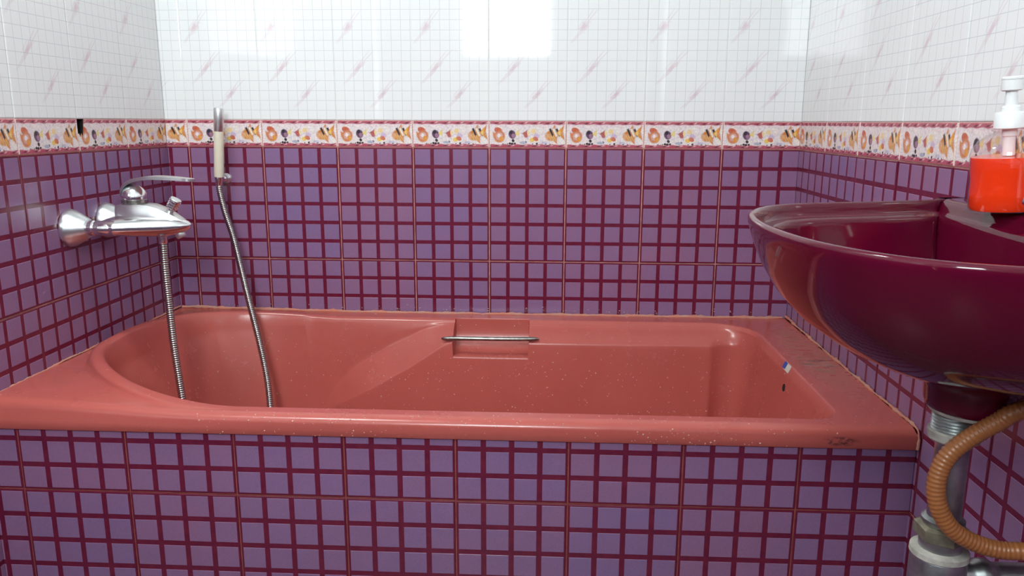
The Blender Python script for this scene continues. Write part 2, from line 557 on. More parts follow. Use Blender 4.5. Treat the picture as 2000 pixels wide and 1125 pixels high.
BH = ZB1 - ZB0
def srgb(r, g, b):
    return np.array(lin(r, g, b)[:3])
def paint_border(me, x, y):
    u, v = x / TW, y / BH
    n1, n2, n3 = vnoise(u * 3, v, 21, 0.055), vnoise(u * 3, v, 22, 0.13), vnoise(u * 3, v, 23, 0.03)
    c = np.tile(srgb(232, 218, 218), (len(u), 1))
    def lay(mask, col):
        m = np.clip(mask, 0, 1)[:, None]
        c[:] = c * (1 - m) + srgb(*col) * m
    lay((n2 - 0.45) * 2.0, (238, 226, 214))
    lay((n1 - 0.66) * 2.0, (206, 190, 208))
    lay((n3 - 0.82) * 3.0, (190, 174, 196))
    lay(np.clip((v - 0.70) * 5, 0, 1) * 0.5, (226, 190, 205))
    def ell(cu, cv, ru, rv, ang=0.0, soft=0.22):
        a = math.radians(ang)
        dx, dy = (u - cu) * 2.91, (v - cv)
        s, t = dx * math.cos(a) + dy * math.sin(a), -dx * math.sin(a) + dy * math.cos(a)
        r = np.sqrt((s / (ru * 2.91)) ** 2 + (t / rv) ** 2)
        return (1.0 - r) / soft + 0.5
    def poly(pts):
        m = np.full(len(u), 1e9)
        P = [(p[0] * 2.91, p[1]) for p in pts]
        area = sum(P[i][0] * P[(i + 1) % len(P)][1] - P[(i + 1) % len(P)][0] * P[i][1] for i in range(len(P)))
        sg = 1 if area > 0 else -1
        for i in range(len(P)):
            (x0, y0), (x1, y1) = P[i], P[(i + 1) % len(P)]
            L = math.hypot(x1 - x0, y1 - y0)
            m = np.minimum(m, sg * ((x1 - x0) * (v - y0) - (y1 - y0) * (u * 2.91 - x0)) / L)
        return m / 0.03 + 0.5
    # ring-bodied orange fish
    lay(poly([(0.045, 0.60), (0.10, 0.50), (0.055, 0.36)]), (214, 128, 78))
    lay(ell(0.118, 0.655, 0.052, 0.105, -18), (205, 92, 58))
    lay(ell(0.135, 0.42, 0.070, 0.225, -25), (212, 122, 66))
    lay(ell(0.132, 0.43, 0.046, 0.145, -25), (222, 170, 158))
    lay(ell(0.130, 0.46, 0.022, 0.065, 0), (242, 226, 226))
    lay(ell(0.165, 0.34, 0.03, 0.10, 30) * 0.7, (222, 150, 60))
    # purple fish with a yellow tail
    lay(ell(0.30, 0.50, 0.046, 0.165, 20), (96, 66, 92))
    lay(ell(0.315, 0.45, 0.024, 0.08, 20), (160, 112, 140))
    lay(ell(0.285, 0.58, 0.02, 0.07, -30), (52, 44, 56))
    lay(ell(0.312, 0.27, 0.018, 0.06, 30), (60, 46, 58))
    lay(poly([(0.335, 0.52), (0.395, 0.70), (0.385, 0.42)]), (236, 208, 118))
    # red-brown fish
    lay(poly([(0.425, 0.54), (0.505, 0.68), (0.470, 0.50)]), (176, 84, 84))
    lay(poly([(0.425, 0.54), (0.470, 0.50), (0.505, 0.34)]), (166, 76, 78))
    lay(ell(0.480, 0.50, 0.030, 0.115, 0), (190, 96, 92))
    lay(ell(0.51, 0.55, 0.016, 0.10, 0), (236, 214, 160))
    # small yellow and orange fish
    lay(ell(0.575, 0.62, 0.036, 0.095, 25) * 0.8, (238, 206, 148))
    lay(ell(0.615, 0.45, 0.04, 0.10, -15) * 0.8, (206, 178, 206))
    lay(ell(0.560, 0.30, 0.034, 0.075, 0), (240, 196, 92))
    lay(ell(0.605, 0.34, 0.036, 0.075, -30), (214, 112, 78))
    # striped angelfish
    lay(poly([(0.80, 0.62), (0.855, 0.90), (0.868, 0.56)]), (214, 138, 84))
    lay(poly([(0.80, 0.36), (0.885, 0.14), (0.875, 0.50)]), (216, 132, 76))
    lay(ell(0.810, 0.47, 0.082, 0.20, 12), (214, 140, 82))
    lay(ell(0.755, 0.44, 0.030, 0.10, 0), (222, 158, 106))
    for k, (q, col) in enumerate(((0.00, (44, 40, 50)), (0.045, (236, 226, 206)), (0.085, (40, 36, 46)))):
        lay(poly([(0.775 + q, 0.70), (0.80 + q, 0.74), (0.84 + q, 0.46), (0.822 + q, 0.42)]), col)
    for q in (0.0, 0.03, 0.06):
        lay(poly([(0.765 + q, 0.46), (0.775 + q, 0.47), (0.815 + q, 0.27), (0.806 + q, 0.26)]) * 0.8, (238, 196, 110))
    lay(poly([(0.875, 0.57), (0.965, 0.84), (0.950, 0.56)]), (226, 150, 62))
    lay(poly([(0.875, 0.55), (0.950, 0.56), (0.978, 0.30)]), (222, 142, 58))
    lay(poly([(0.885, 0.56), (0.925, 0.66), (0.925, 0.45)]), (240, 202, 104))
    lay(poly([(0.948, 0.72), (0.968, 0.86), (0.955, 0.56)]), (198, 100, 58))
    lay(poly([(0.950, 0.58), (0.960, 0.56), (0.982, 0.28), (0.962, 0.40)]), (198, 100, 58))
    # pebbles
    for cu, cv, r in ((0.27, .165, .016), (0.30, .15, .018), (0.335, .165, .014), (0.24, .15, .008), (0.45, .18, .012), (0.475, .21, .016), (0.565, .15, .008), (0.62, .165, .014), (0.735, .16, .014), (0.79, .15, .008), (0.18, .15, .008)):
        lay(ell(cu, cv, r, r * 2.6, 20), (58, 46, 56))
    lay(ell(0.44, 0.20, 0.045, 0.05, 0) * 0.6, (176, 176, 196))
    lay(ell(0.72, 0.20, 0.05, 0.05, 0) * 0.5, (196, 186, 206))
    # marbled rose bands
    wob = 0.012 * np.sin(u * 40) + 0.01 * (n1 - 0.5)
    band = np.maximum((v - 0.862 - wob) / 0.02, (0.140 + wob - v) / 0.02)
    lay(band, (186, 82, 100))
    inb = np.clip(band, 0, 1)
    vv = np.where(v > 0.5, v - 0.915, v - 0.075)
    for k in range(6):
        cu = (k + 0.55) / 6.0
        q = 1.6 - np.abs(vv - (u - cu) * 0.35) / 0.022 - np.abs(u - cu) / 0.035
        lay(np.clip(q, 0, 1) * inb, (96, 36, 58))
        q = 1.5 - np.abs(vv - 0.02 - (u - cu - 0.055) * 0.9) / 0.018 - np.abs(u - cu - 0.055) / 0.025
        lay(np.clip(q, 0, 1) * inb * 0.9, (240, 205, 205))
    lay(np.maximum((v - 0.975) / 0.01, (0.020 - v) / 0.01), (236, 190, 182))
    lay(np.maximum((0.016 - u) / 0.004, (u - 0.984) / 0.004), (238, 214, 206))
    g1, g2 = vnoise(u * 3, v, 31, 0.028), vnoise(u * 3, v, 32, 0.06)
    sat = c - c.mean(1, keepdims=True)
    c[:] = c.mean(1, keepdims=True) * (0.80 + 0.34 * g1[:, None]) + sat * (0.70 + 0.35 * g2[:, None])
    c[:] = np.clip(c, 0.004, 0.92)
    at = me.color_attributes.new('print', 'FLOAT_COLOR', 'POINT')
    at.data.foreach_set('color', np.concatenate([c, np.ones((len(c), 1))], 1).astype(np.float32).ravel())

def border_mesh(u0, u1, cut=None):
    key = ('b', round(u0, 4), round(u1, 4), cut is not None)
    if key not in CACHE:
        CACHE[key] = grid_mesh('fish_border_tile', max(u0, 0.0008), min(u1, TW - 0.0008), 0.0006, BH - 0.0006, 0.0011, 0.0011, paint_border, M['border'], cut)
    return CACHE[key]

def axes(wall):
    if wall == 'back':  return Vector((1, 0, 0)), Vector((0, -1, 0))
    if wall == 'left':  return Vector((0, 1, 0)), Vector((1, 0, 0))
    if wall == 'right': return Vector((0, -1, 0)), Vector((-1, 0, 0))
def place(name, me, parent, ex, nz, org, jitter=1.0):
    o = bpy.data.objects.new(name, me)
    COL.objects.link(o)
    ez = Vector((0, 0, 1))
    m = Matrix(((ex.x, ez.x, nz.x, org.x), (ex.y, ez.y, nz.y, org.y), (ex.z, ez.z, nz.z, org.z), (0, 0, 0, 1)))
    tilt = Matrix.Rotation(random.gauss(0, 0.0016) * jitter, 4, 'X') @ Matrix.Rotation(random.gauss(0, 0.0016) * jitter, 4, 'Y')
    off = Matrix.Translation((0, 0, random.uniform(-0.0003, 0.0003) * jitter))
    o.parent = parent
    o.matrix_basis = m @ off @ tilt
    return o

ROWS_WHITE = [ZB1 + k * TH for k in range(5)]
def tile_wall(wall, parent, ucells, plane, lowrows):
    """ucells: list of (origin along the wall axis, u0, u1, row filter)"""
    ex, nz = axes(wall)
    for org, u0, u1, near in ucells:
        base = plane + ex * org
        for z0, keep, v0 in lowrows:
            if keep(near):
                place('purple_tile', purple_mesh(u0, u1, v0, TH), parent, ex, nz, base + Vector((0, 0, z0)))
        cut = None
        if wall == 'left' and abs(org + 0.3935) < 0.01:
            cut = lambda a, b: (a < 0.0270 - 0.30 * (ZB1 - ZB0 - b)) & (b > HOLE[2] - ZB0 + 0.004 * np.sin(a * 700))
        place('fish_border_tile', border_mesh(u0, u1, cut), parent, ex, nz, base + Vector((0, 0, ZB0)))
        for z0 in ROWS_WHITE:
            place('white_tile', white_mesh(u0, u1, 0.0, min(TH, CEIL - z0)), parent, ex, nz, base + Vector((0, 0, z0)))

always = lambda n: True
# back wall: joints on multiples of 0.2, the run starts with a sliver at the left corner
cells = [(-1.0, 1.0 + XL, TW, 0)] + [(-0.8 + 0.2 * k, 0.0, TW if k < 7 else XR - 0.6, 0) for k in range(8)]
tile_wall('back', wall_back, cells, Vector((0, 0, 0)), [(0.7, always, 0.0), (0.4, always, 0.1)])
# left wall (axis runs towards the back wall)
cells = [(-0.1935, 0.0, 0.1935, 0)]
k = 1
while -0.1935 - 0.2 * k > REAR:
    y = -0.1935 - 0.2 * k
    cells.append((y, 0.0, TW, y)); k += 1
tile_wall('left', wall_left, cells, Vector((XL, 0, 0)),
          [(0.7, always, 0.0), (0.4, lambda n: n > -0.9, 0.1), (0.4, lambda n: n <= -0.9, 0.0), (0.1, lambda n: n < -0.78, 0.0)])
# right wall (axis runs towards the camera)
cells = [(-0.0096, 0.0096, TW, 0)]
k = 1
while 0.1904 + 0.2 * k < -REAR:
    y = 0.1904 + 0.2 * (k - 1)
    cells.append((y, 0.0, TW, -y)); k += 1
tile_wall('right', wall_right, cells, Vector((XR, 0, 0)),
          [(0.7, always, 0.0), (0.4, lambda n: n > -0.55, 0.1), (0.4, lambda n: n <= -0.55, 0.0), (0.1, lambda n: n < -0.55, 0.0)])
# tub front
ex, nz = axes('back')
for k in range(9):
    x0 = -1.0 + 0.2 * k
    u0, u1 = (1.0 + XL, TW) if k == 0 else (0.0, TW if k < 8 else XR - 0.6)
    for z0, v1 in ((0.4, APT - 0.4), (0.1, TH)):
        place('purple_tile', purple_mesh(u0, u1, 0.0, v1), wall_apron, ex, nz, Vector((x0, APF, z0)))

# the chipped hole in the left wall is lined in black, its inner shade put into the colour
bm = bmesh.new()
hx0, hx1 = XL - 0.048, XL - 0.003
v = [bm.verts.new(p) for p in ((hx1, HOLE[0] + 0.0012, HOLE[3] - 0.0012), (hx1, HOLE[1] - 0.0012, HOLE[3] - 0.0012), (hx1, HOLE[1] - 0.009, HOLE[2] + 0.002), (hx1, HOLE[0] + 0.002, HOLE[2] + 0.001),
                                 (hx0, HOLE[0] + 0.0012, HOLE[3] - 0.0012), (hx0, HOLE[1] - 0.0012, HOLE[3] - 0.0012), (hx0, HOLE[1] - 0.009, HOLE[2] + 0.002), (hx0, HOLE[0] + 0.002, HOLE[2] + 0.001))]
for f in ((0, 1, 5, 4), (1, 2, 6, 5), (2, 3, 7, 6), (3, 0, 4, 7), (4, 5, 6, 7)):
    bm.faces.new([v[i] for i in f])
me = bpy.data.meshes.new('hole_lining')
bm.to_mesh(me); bm.free()
tag(link('hole_lining', me, wall_left, [M['black']]), 'black shade lining of the chipped hole at the top of the fish border')

# ------------------------------------------------------------------ bathtub
tub = empty('bathtub', (0, -0.4, FLOOR), 'salmon pink built-in bathtub with one rounded end, set in purple tiles', 'bathtub')
ZR = 0.556
X0, X1, Y0, Y1 = XL + 0.002, XR - 0.002, -0.786, -0.002
OF, OB, ORX = -0.740, -0.066, 0.684        # opening: front, back, right
CX, CY, EA, EB = -0.40, (OF + OB) / 2, 0.376, (OB - OF) / 2
RF, RB = 0.055, 0.120
RX0, RX1 = -0.0855, 0.1105                 # soap recess

cols = []                                  # (p, inward dir, q on outer rectangle, slope, raise weight, back-side x or None)
def ray_rect(c, d):
    t = 1e9
    if d.x > 1e-9: t = min(t, (X1 - c.x) / d.x)
    if d.x < -1e-9: t = min(t, (X0 - c.x) / d.x)
    if d.y > 1e-9: t = min(t, (Y1 - c.y) / d.y)
    if d.y < -1e-9: t = min(t, (Y0 - c.y) / d.y)
    return c + d * t
for x in np.linspace(CX, ORX - RF, 34)[:-1]:
    cols.append((Vector((x, OF)), Vector((0, 1)), Vector((x, Y0)), 0.12, 0.0, None))
def arc(cx, cy, r, a0, a1, n, corner, back):
    c = Vector((cx, cy))
    ac = math.atan2(corner[1] - cy, corner[0] - cx)
    angs = sorted(list(np.linspace(a0, a1, n)) + [ac])
    for a in angs:
        d = Vector((math.cos(a), math.sin(a)))
        cols.append((c + d * r, -d, Vector(corner) if a == ac else ray_rect(c, d), 0.13, 0.0, (cx + d.x * r) if back and a > math.pi * 0.03 else None))
arc(ORX - RF, OF + RF, RF, -math.pi / 2, 0, 12, (X1, Y0), False)
for y in np.linspace(OF + RF, OB - RB, 22)[1:-1]:
    cols.append((Vector((ORX, y)), Vector((-1, 0)), Vector((X1, y)), 0.13, 0.0, None))
arc(ORX - RB, OB - RB, RB, 0, math.pi / 2, 18, (X1, Y1), True)
xs = list(np.linspace(ORX - RB, RX1 + 0.003, 26))[1:]
xs += [RX1 + 0.0008] + list(np.linspace(RX1 - 0.0015, RX0 + 0.0015, 16)) + [RX0 - 0.0008, RX0 - 0.003] + list(np.linspace(RX0 - 0.006, CX, 44))
for x in xs:
    cols.append((Vector((x, OB)), Vector((0, -1)), Vector((x, Y1)), 0.12, 0.0, x))
ctr = Vector((CX, CY))
angs = list(np.linspace(math.pi / 2, math.pi * 1.5, 74))[1:-1]
cor = [math.atan2(Y1 - CY, X0 - CX), math.atan2(Y0 - CY, X0 - CX) + 2 * math.pi]
def ell_r(a):
    t_ = (math.sin(a) + 1) / 2                  # the end is squarer towards the back wall
    ex_, ea = 2.0 + 0.9 * sstep(0.15, 0.85, t_), 0.392 + 0.022 * sstep(0.2, 0.8, t_)
    return (abs(math.cos(a) / ea) ** ex_ + abs(math.sin(a) / EB) ** ex_) ** (-1 / ex_)
for a in sorted(angs + cor):
    d = Vector((math.cos(a), math.sin(a)))
    p = ctr + d * ell_r(a)
    wgt = max(0.0, -math.cos(a))
    q = Vector((X0, Y1)) if a == cor[0] else Vector((X0, Y0)) if a == cor[1] else ray_rect(ctr, d)
    cols.append((p, -d, q, 0.12 + 0.30 * wgt ** 1.5, wgt ** (1.5 if a > math.pi else 1.2), p.x if p.x > -0.475 and a < math.pi else None))

ZLx = [-0.50, -0.46, -0.4426, -0.4155, -0.358, -0.259, -0.16, -0.1086, -0.09, 0.7]
ZLz = [0.262, 0.28, 0.3175, 0.3616, 0.420, 0.479, 0.528, 0.5420, 0.5440, 0.5440]
ZEx = [-0.50, -0.46, -0.406, -0.308, -0.200, -0.11, -0.085, 0.7]
ZEz = [0.245, 0.26, 0.326, 0.382, 0.443, 0.503, 0.512, 0.512]
def chaikin(P, it):
    for _ in range(it):
        Q = [P[0]]
        for a, b in zip(P, P[1:]):
            Q.append((a[0] * .75 + b[0] * .25, a[1] * .75 + b[1] * .25))
            Q.append((a[0] * .25 + b[0] * .75, a[1] * .25 + b[1] * .75))
        Q.append(P[-1])
        P = Q
    return P

verts, faces = [], []
nring = None
for p, n, q, sl, wr, bx in cols:
    z = ZR
    dist = (q - p).length
    sc = min(1.0, max(0.3, (dist - 0.022) / 0.040))
    rd = max(wr, 0.9 if (bx is not None and bx < RX0) else 0.22)      # how softly the inner edge is rounded
    rz = 0.026 * wr
    ring3 = []
    # outer lip, from below up
    def ins(qv, r, top=0.0):
        e = 0.010 * sstep(-0.25, -0.86, qv.x) * top if qv.y < -0.7 else 0.0
        return Vector((max(X0 + min(r, 0.004), min(X1 - min(r, 0.004), qv.x)), max(Y0 + r + e, min(Y1 - min(r, 0.004), qv.y))))
    for r, zz, tp in ((0.012, 0.5205, 0), (0.0015, 0.5195, 0), (0.0, 0.5215, 0), (0.0, 0.532, 0.25), (0.0, ZR - 0.0140, 0.85), (0.0012, ZR - 0.0095, 0.93), (0.0045, ZR - 0.0052, 1.0), (0.0105, ZR - 0.0020, 1.0), (0.0200, ZR, 1.0)):
        w2 = ins(q, r, tp)
        ring3.append((w2.x, w2.y, zz))
    def oo(zz):
        return 0.006 + sl * (z - zz)
    prof = [(-0.036 * sc, z), (-0.031 * sc, z + rz * 0.25), (-0.026 * sc, z + rz * 0.85), (-0.013 * rd, z + rz), (-0.001 * rd, z + rz - 0.003 * rd), (0.004, z + rz - 0.012 * (0.35 + 0.65 * rd))]
    if bx is not None:
        lw = sstep(-0.475, -0.30, bx) * (1 - sstep(0.575, 0.684, bx))
        zl, ze, sh = float(np.interp(bx, ZLx, ZLz)), float(np.interp(bx, ZEx, ZEz)), 0.0
        wd = 0.050
        if RX0 < bx < RX1:
            zl, ze, sh, lw = 0.474, 0.469, -0.010, 1.0
            prof = [(-0.034 * sc, z), (-0.030 * sc, z), (-0.0125, z), (-0.0105, z - 0.0003), (-0.0098, z - 0.0018), (-0.0096, z - 0.006)]
            A = [(-0.0075, zl + 0.045), (0.001, zl + 0.020), (0.014, zl + 0.005), (0.035, zl), (0.0605, zl - 0.0008), (oo(zl - 0.003) + wd - 0.0005, zl - 0.003), (oo(zl - 0.010) + wd, zl - 0.010)]
        else:
            zl = max(zl, ze + 0.004)
            o1, o2 = oo(zl), oo(ze) + wd * lw
            A = [(oo((z + zl) / 2 - 0.004), (z + zl) / 2 - 0.004), (oo(zl + 0.003), zl + 0.003), (o1 + 0.006 * lw, zl - 0.003), ((o1 + o2) / 2, (zl + ze) / 2 + 0.001), (o2 - 0.006 * lw, ze + 0.0025), (o2 - 0.001 * lw, ze - 0.0015), (o2 + 0.001, ze - 0.008)]
        ob = lambda zz: oo(zz) + wd * lw
    else:
        A = [(oo(z - f_), z - f_) for f_ in (0.02, 0.03, 0.05, 0.07, 0.09, 0.11, 0.13)]
        ob = oo
    zlast = A[-1][1]
    B = [(ob(zlast + (0.20 - zlast) * f_), zlast + (0.20 - zlast) * f_) for f_ in (0.35, 0.7, 1.0)]
    o_b = ob(0.20)
    B += [(o_b + 0.012, 0.165), (o_b + 0.04, 0.145), (o_b + 0.08, 0.137), (o_b + 0.13, 0.135)]
    prof = chaikin(prof + A + B, 2)
    for o_, zz in prof:
        w2 = p + n * o_
        if o_ < 0:
            w2 = Vector((max(X0 + 0.003, min(X1 - 0.003, w2.x)), max(Y0 + 0.0215, min(Y1 - 0.003, w2.y))))
        ring3.append((w2.x, w2.y, zz))
    if nring is None: nring = len(ring3)
    assert len(ring3) == nring
    verts += ring3
# the tub stands a little proud at its front left corner
for i, (x, y, z) in enumerate(verts):
    if z > 0.522:
        verts[i] = (x, y, z + 0.017 * sstep(-0.42, -0.86, x) * (0.25 + 0.75 * min(1.0, -y / 0.78)) * sstep(0.522, 0.548, z))
nc = len(cols)
for i in range(nc):
    j = (i + 1) % nc
    for k in range(nring - 1):
        faces.append((i * nring + k, j * nring + k, j * nring + k + 1, i * nring + k + 1))
c0 = len(verts)
verts.append((-0.02, CY, 0.134))
for i in range(nc):
    j = (i + 1) % nc
    faces.append((i * nring + nring - 1, j * nring + nring - 1, c0))
shell_me = pym('tub_shell', verts, faces)
bm = bmesh.new(); bm.from_mesh(shell_me)
bmesh.ops.remove_doubles(bm, verts=bm.verts[:], dist=1e-6)
bmesh.ops.recalc_face_normals(bm, faces=bm.faces[:])
if sum(f.normal.z * f.calc_area() for f in bm.faces) < 0:
    bmesh.ops.reverse_faces(bm, faces=bm.faces[:])
tub_bvh = BVHTree.FromBMesh(bm)
bm.to_mesh(shell_me); bm.free()
link('tub_shell', shell_me, tub, [M['tub']], 50)

# grab bar across the soap recess
bar_pts = catmull([(-0.114, -0.121, 0.5165), (-0.105, -0.124, 0.5175), (-0.06, -0.128, 0.5195), (0.013, -0.129, 0.520), (0.085, -0.128, 0.5205), (0.131, -0.124, 0.5205), (0.140, -0.121, 0.520)], 0.004)
tag(link('grab_bar', tube('grab_bar', bar_pts, lambda i, n: 0.0056 * min(1.0, 0.45 + 0.16 * min(i, n - 1 - i)), 14), tub, [M['bar']], 60), 'thin worn metal grab bar across the soap recess')

# overflow slot and sticker on the right-hand end wall
def tub_hit(px, py):
    d = fw + r2 * ((px - 1000) / 1536.685) + u2 * ((562.5 - py) / 1536.685)
    loc, nor, idx, dist = tub_bvh.ray_cast(CAM, d.normalized())
    if nor.dot(d) > 0: nor = -nor
    return loc, nor
def surf_patch(name, loc, nor, wy, hz, th, mats, outline=None):
    """small plate lying on the tub wall; local x = horizontal, y = up the wall"""
    h = Vector((0, 0, 1)).cross(nor).normalized()
    vup = nor.cross(h).normalized()
    pts = outline or [(-wy, -hz), (wy, -hz), (wy, hz), (-wy, hz)]
    v = [loc + h * a + vup * b + nor * 0.0002 for a, b in pts] + [loc + h * a * 0.96 + vup * b * 0.98 + nor * th for a, b in pts]
    m = len(pts)
    f = [tuple(range(m, 2 * m))] + [(k, (k + 1) % m, m + (k + 1) % m, m + k) for k in range(m)]
    return pym(name, v, f)
loc, nor = tub_hit(1531, 757)
ov = [(0.0085 * math.cos(a), 0.0085 * math.sin(a)) for a in np.linspace(0, 2 * math.pi, 20, endpoint=False)]
tag(link('overflow_hole', surf_patch('overflow_hole', loc, nor, 0, 0, 0.0007, None, ov), tub, [M['black']]), 'black overflow hole in the end wall')
loc, nor = tub_hit(1538, 718)
st = link('maker_sticker', surf_patch('maker_sticker', loc, nor, 0.018, 0.0085, 0.0006, None), tub, [M['paper']])
tag(st, 'small blue and cream sticker on the end wall')
loc2, nor2 = tub_hit(1534, 713)
link('sticker_stripe', surf_patch('sticker_stripe', loc2 + nor2 * 0.0006, nor2, 0.0095, 0.0075, 0.0004, None), st, [M['blue']])

# sealant beads
def bead(pts, seed, rmin=0.0025, rmax=0.0062):
    pts = catmull(pts, 0.006)
    rs = random.Random(seed)
    ph = [rs.uniform(0, 6.28) for _ in range(4)]
    pts2 = []
    for i, p in enumerate(pts):
        pts2.append(p + Vector((rs.gauss(0, .0003), rs.gauss(0, .0003), rs.gauss(0, .0004) + 0.0007 * math.sin(i * 0.31 + ph[0]))))
    f = lambda i, n: rmin + (rmax - rmin) * (0.5 + 0.25 * math.sin(i * 0.23 + ph[1]) + 0.25 * math.sin(i * 0.61 + ph[2])) * (0.7 + 0.3 * math.sin(i * 1.7 + ph[3]))
    return tube('sealant_bead', pts2, f, 8)
zb = ZR + 0.0015
for k, pts in enumerate(([(XL + 0.01, -0.0075, zb + 0.006), (-0.3, -0.0075, zb - 0.001), (0.3, -0.0075, zb - 0.001), (XR - 0.01, -0.0075, zb)],
                         [(XL + 0.0025, -0.785, zb + 0.012), (XL + 0.0025, -0.5, zb + 0.012), (XL + 0.0025, -0.2, zb + 0.007), (XL + 0.003, -0.004, zb + 0.007)],
                         [(XR - 0.0035, -0.004, zb + 0.004), (XR - 0.0035, -0.3, zb), (XR - 0.0035, -0.6, zb), (XR - 0.0035, -0.765, zb), (XR - 0.0035, -0.7885, zb - 0.01), (XR - 0.0030, -0.789, 0.520)])):
    link('sealant_bead', bead(pts, k, *((0.0030, 0.0068), (0.0016, 0.0038), (0.0014, 0.0056))[k]), tub, [M['seal']], 70)

# lime flakes on the tiles just above the rim and water beads on the tub
def blobs(name, spots, mat, parent, label):
    bm0 = bmesh.new()
    bmesh.ops.create_icosphere(bm0, subdivisions=1, radius=1.0)
    bv = [v.co.copy() for v in bm0.verts]
    bf = [tuple(v.index for v in f.verts) for f in bm0.faces]
    bm0.free()
    V, F = [], []
    for loc, nor, r, fl, st_ in spots:
        x, y = frame_of(nor)
        n0 = len(V)
        for c in bv:
            V.append(loc + (x * c.x * st_ + y * c.y) * r + nor * c.z * r * fl)
        F += [tuple(n0 + i for i in f) for f in bf]
    o = link(name, pym(name, V, F), parent, [mat], 180)
    return tag(o, label, None, None, 'stuff')
spots = []
tries = 0
while len(spots) < 620 and tries < 6000:
    tries += 1
    zone = random.random()
    if zone < 0.45: px, py = random.uniform(720, 1600), random.gauss(735, 38)
    elif zone < 0.60: px, py = random.uniform(380, 900), random.gauss(700, 50)
    elif zone < 0.80: px, py = random.uniform(380, 1700), 800 + (random.random() * 28) + (px_ := 0)
    else: px, py = random.choice((random.uniform(420, 760), random.uniform(1230, 1560), random.uniform(200, 1700))), 838 + random.random() * 34
    d = (fw + r2 * ((px - 1000) / 1536.685) + u2 * ((562.5 - py) / 1536.685)).normalized()
    loc, nor, idx, dist = tub_bvh.ray_cast(CAM, d)
    if loc is None: continue
    if nor.dot(d) > 0: nor = -nor
    r = 0.0009 + 0.0011 * random.random() ** 3
    spots.append((loc, nor, r, 0.5, random.uniform(0.8, 1.25)))
blobs('water_beads', spots, M['drop'], tub, 'tiny pale water beads and soap specks')
spots = []
for k in range(90):
    x = random.uniform(XL + 0.02, XR - 0.02)
    if random.random() < 0.6: x = round(x / 0.05) * 0.05 + random.gauss(0, 0.004)
    x = min(XR - 0.012, max(XL + 0.012, x))
    spots.append((Vector((x, -0.0006, ZR + 0.006 + abs(random.gauss(0, 0.007)))), Vector((0, -1, 0)), random.uniform(0.0006, 0.0017), 0.3, random.uniform(0.7, 2.2)))
for k in range(30):
    x, side = random.uniform(-0.75, -0.02), random.choice((XL + 0.0006, XR - 0.0006))
    spots.append((Vector((side, x, ZR + 0.005 + abs(random.gauss(0, 0.006)))), Vector((1 if side < 0 else -1, 0, 0)), random.uniform(0.0006, 0.0014), 0.3, random.uniform(0.8, 1.8)))
blobs('lime_flakes', spots, M['lime'], tub, 'pale lime flakes along the sealed edge')

# ------------------------------------------------------------------ bath mixer
MY, MZ = -0.394, 0.842
mix = empty('bath_mixer', (XL, MY, MZ), 'chrome single-lever bath mixer tap on the left tiled wall', 'tap')
for y in (MY - 0.069, MY + 0.069):
    e = link('wall_flange', lathe('wall_flange', [(0.0395, 0.0005), (0.0405, 0.004), (0.0385, 0.012), (0.031, 0.026), (0.022, 0.041), (0.020, 0.044)], (XL, y, MZ), (1, 0, 0), 40), mix, [M['satin']], 35)
    hx = lathe('inlet_nut', [(0.0150, 0.040), (0.0165, 0.042), (0.0165, 0.055), (0.0150, 0.057), (0.0142, 0.058), (0.0158, 0.060), (0.0158, 0.100)], (XL, y, MZ), (1, 0, 0), 24)
    link('inlet_nut', hx, mix, [M['chrome']], 35)
# body: lofted across x; each section is a superellipse in (y, z)
secs = [(-0.800, 0.010, 0.842, 0.010, 2.0), (-0.797, 0.080, 0.842, 0.0155, 2.6), (-0.786, 0.089, 0.842, 0.020, 2.6), (-0.765, 0.085, 0.842, 0.0225, 2.5), (-0.735, 0.068, 0.841, 0.0235, 2.4),
        (-0.70, 0.049, 0.840, 0.0235, 2.3), (-0.668, 0.033, 0.8395, 0.021, 2.2), (-0.645, 0.022, 0.840, 0.0155, 2.1), (-0.631, 0.013, 0.8405, 0.009, 2.0), (-0.6255, 0.004, 0.841, 0.003, 2.0)]
V, F = [], []
S = 36
for x, hw, cz, hh, ex_ in secs:
    for k in range(S):
        a = 2 * math.pi * k / S
        ca, sa = math.cos(a), math.sin(a)
        V.append((x, MY + hw * math.copysign(abs(ca) ** (2 / ex_), ca), cz + hh * math.copysign(abs(sa) ** (2 / ex_), sa)))
for i in range(len(secs) - 1):
    for k in range(S):
        F.append((i * S + k, i * S + (k + 1) % S, (i + 1) * S + (k + 1) % S, (i + 1) * S + k))
F += [tuple(range(S)), tuple(range((len(secs) - 1) * S, len(secs) * S))]
bm = bmesh.new(); bm.from_mesh(pym('t', V, F))
link('body', bm_mesh('mixer_body', bm), mix, [M['chrome']], 40)
# upper housing with a flat top that slopes to the tip
secs = [(-0.783, 0.0235, 0.885), (-0.770, 0.029, 0.8885), (-0.735, 0.031, 0.8895), (-0.708, 0.030, 0.8875), (-0.690, 0.0275, 0.881), (-0.665, 0.0215, 0.8685), (-0.642, 0.0125, 0.854), (-0.629, 0.005, 0.845)]
V, F = [], []
prof = [(-1.0, 0.0), (-0.97, 0.45), (-0.90, 0.82), (-0.78, 0.97), (-0.5, 1.0), (0.5, 1.0), (0.78, 0.97), (0.90, 0.82), (0.97, 0.45), (1.0, 0.0)]
S = len(prof)
for x, hw, zt in secs:
    for a, b in prof:
        V.append((x, MY + hw * a, 0.836 + (zt - 0.836) * b))
for i in range(len(secs) - 1):
    for k in range(S):
        F.append((i * S + k, i * S + (k + 1) % S, (i + 1) * S + (k + 1) % S, (i + 1) * S + k))
F += [tuple(range(S)), tuple(range((len(secs) - 1) * S, len(secs) * S))]
bm = bmesh.new(); bm.from_mesh(pym('t', V, F))
link('housing', bm_mesh('mixer_housing', bm), mix, [M['satin']], 40)
BX = -0.748
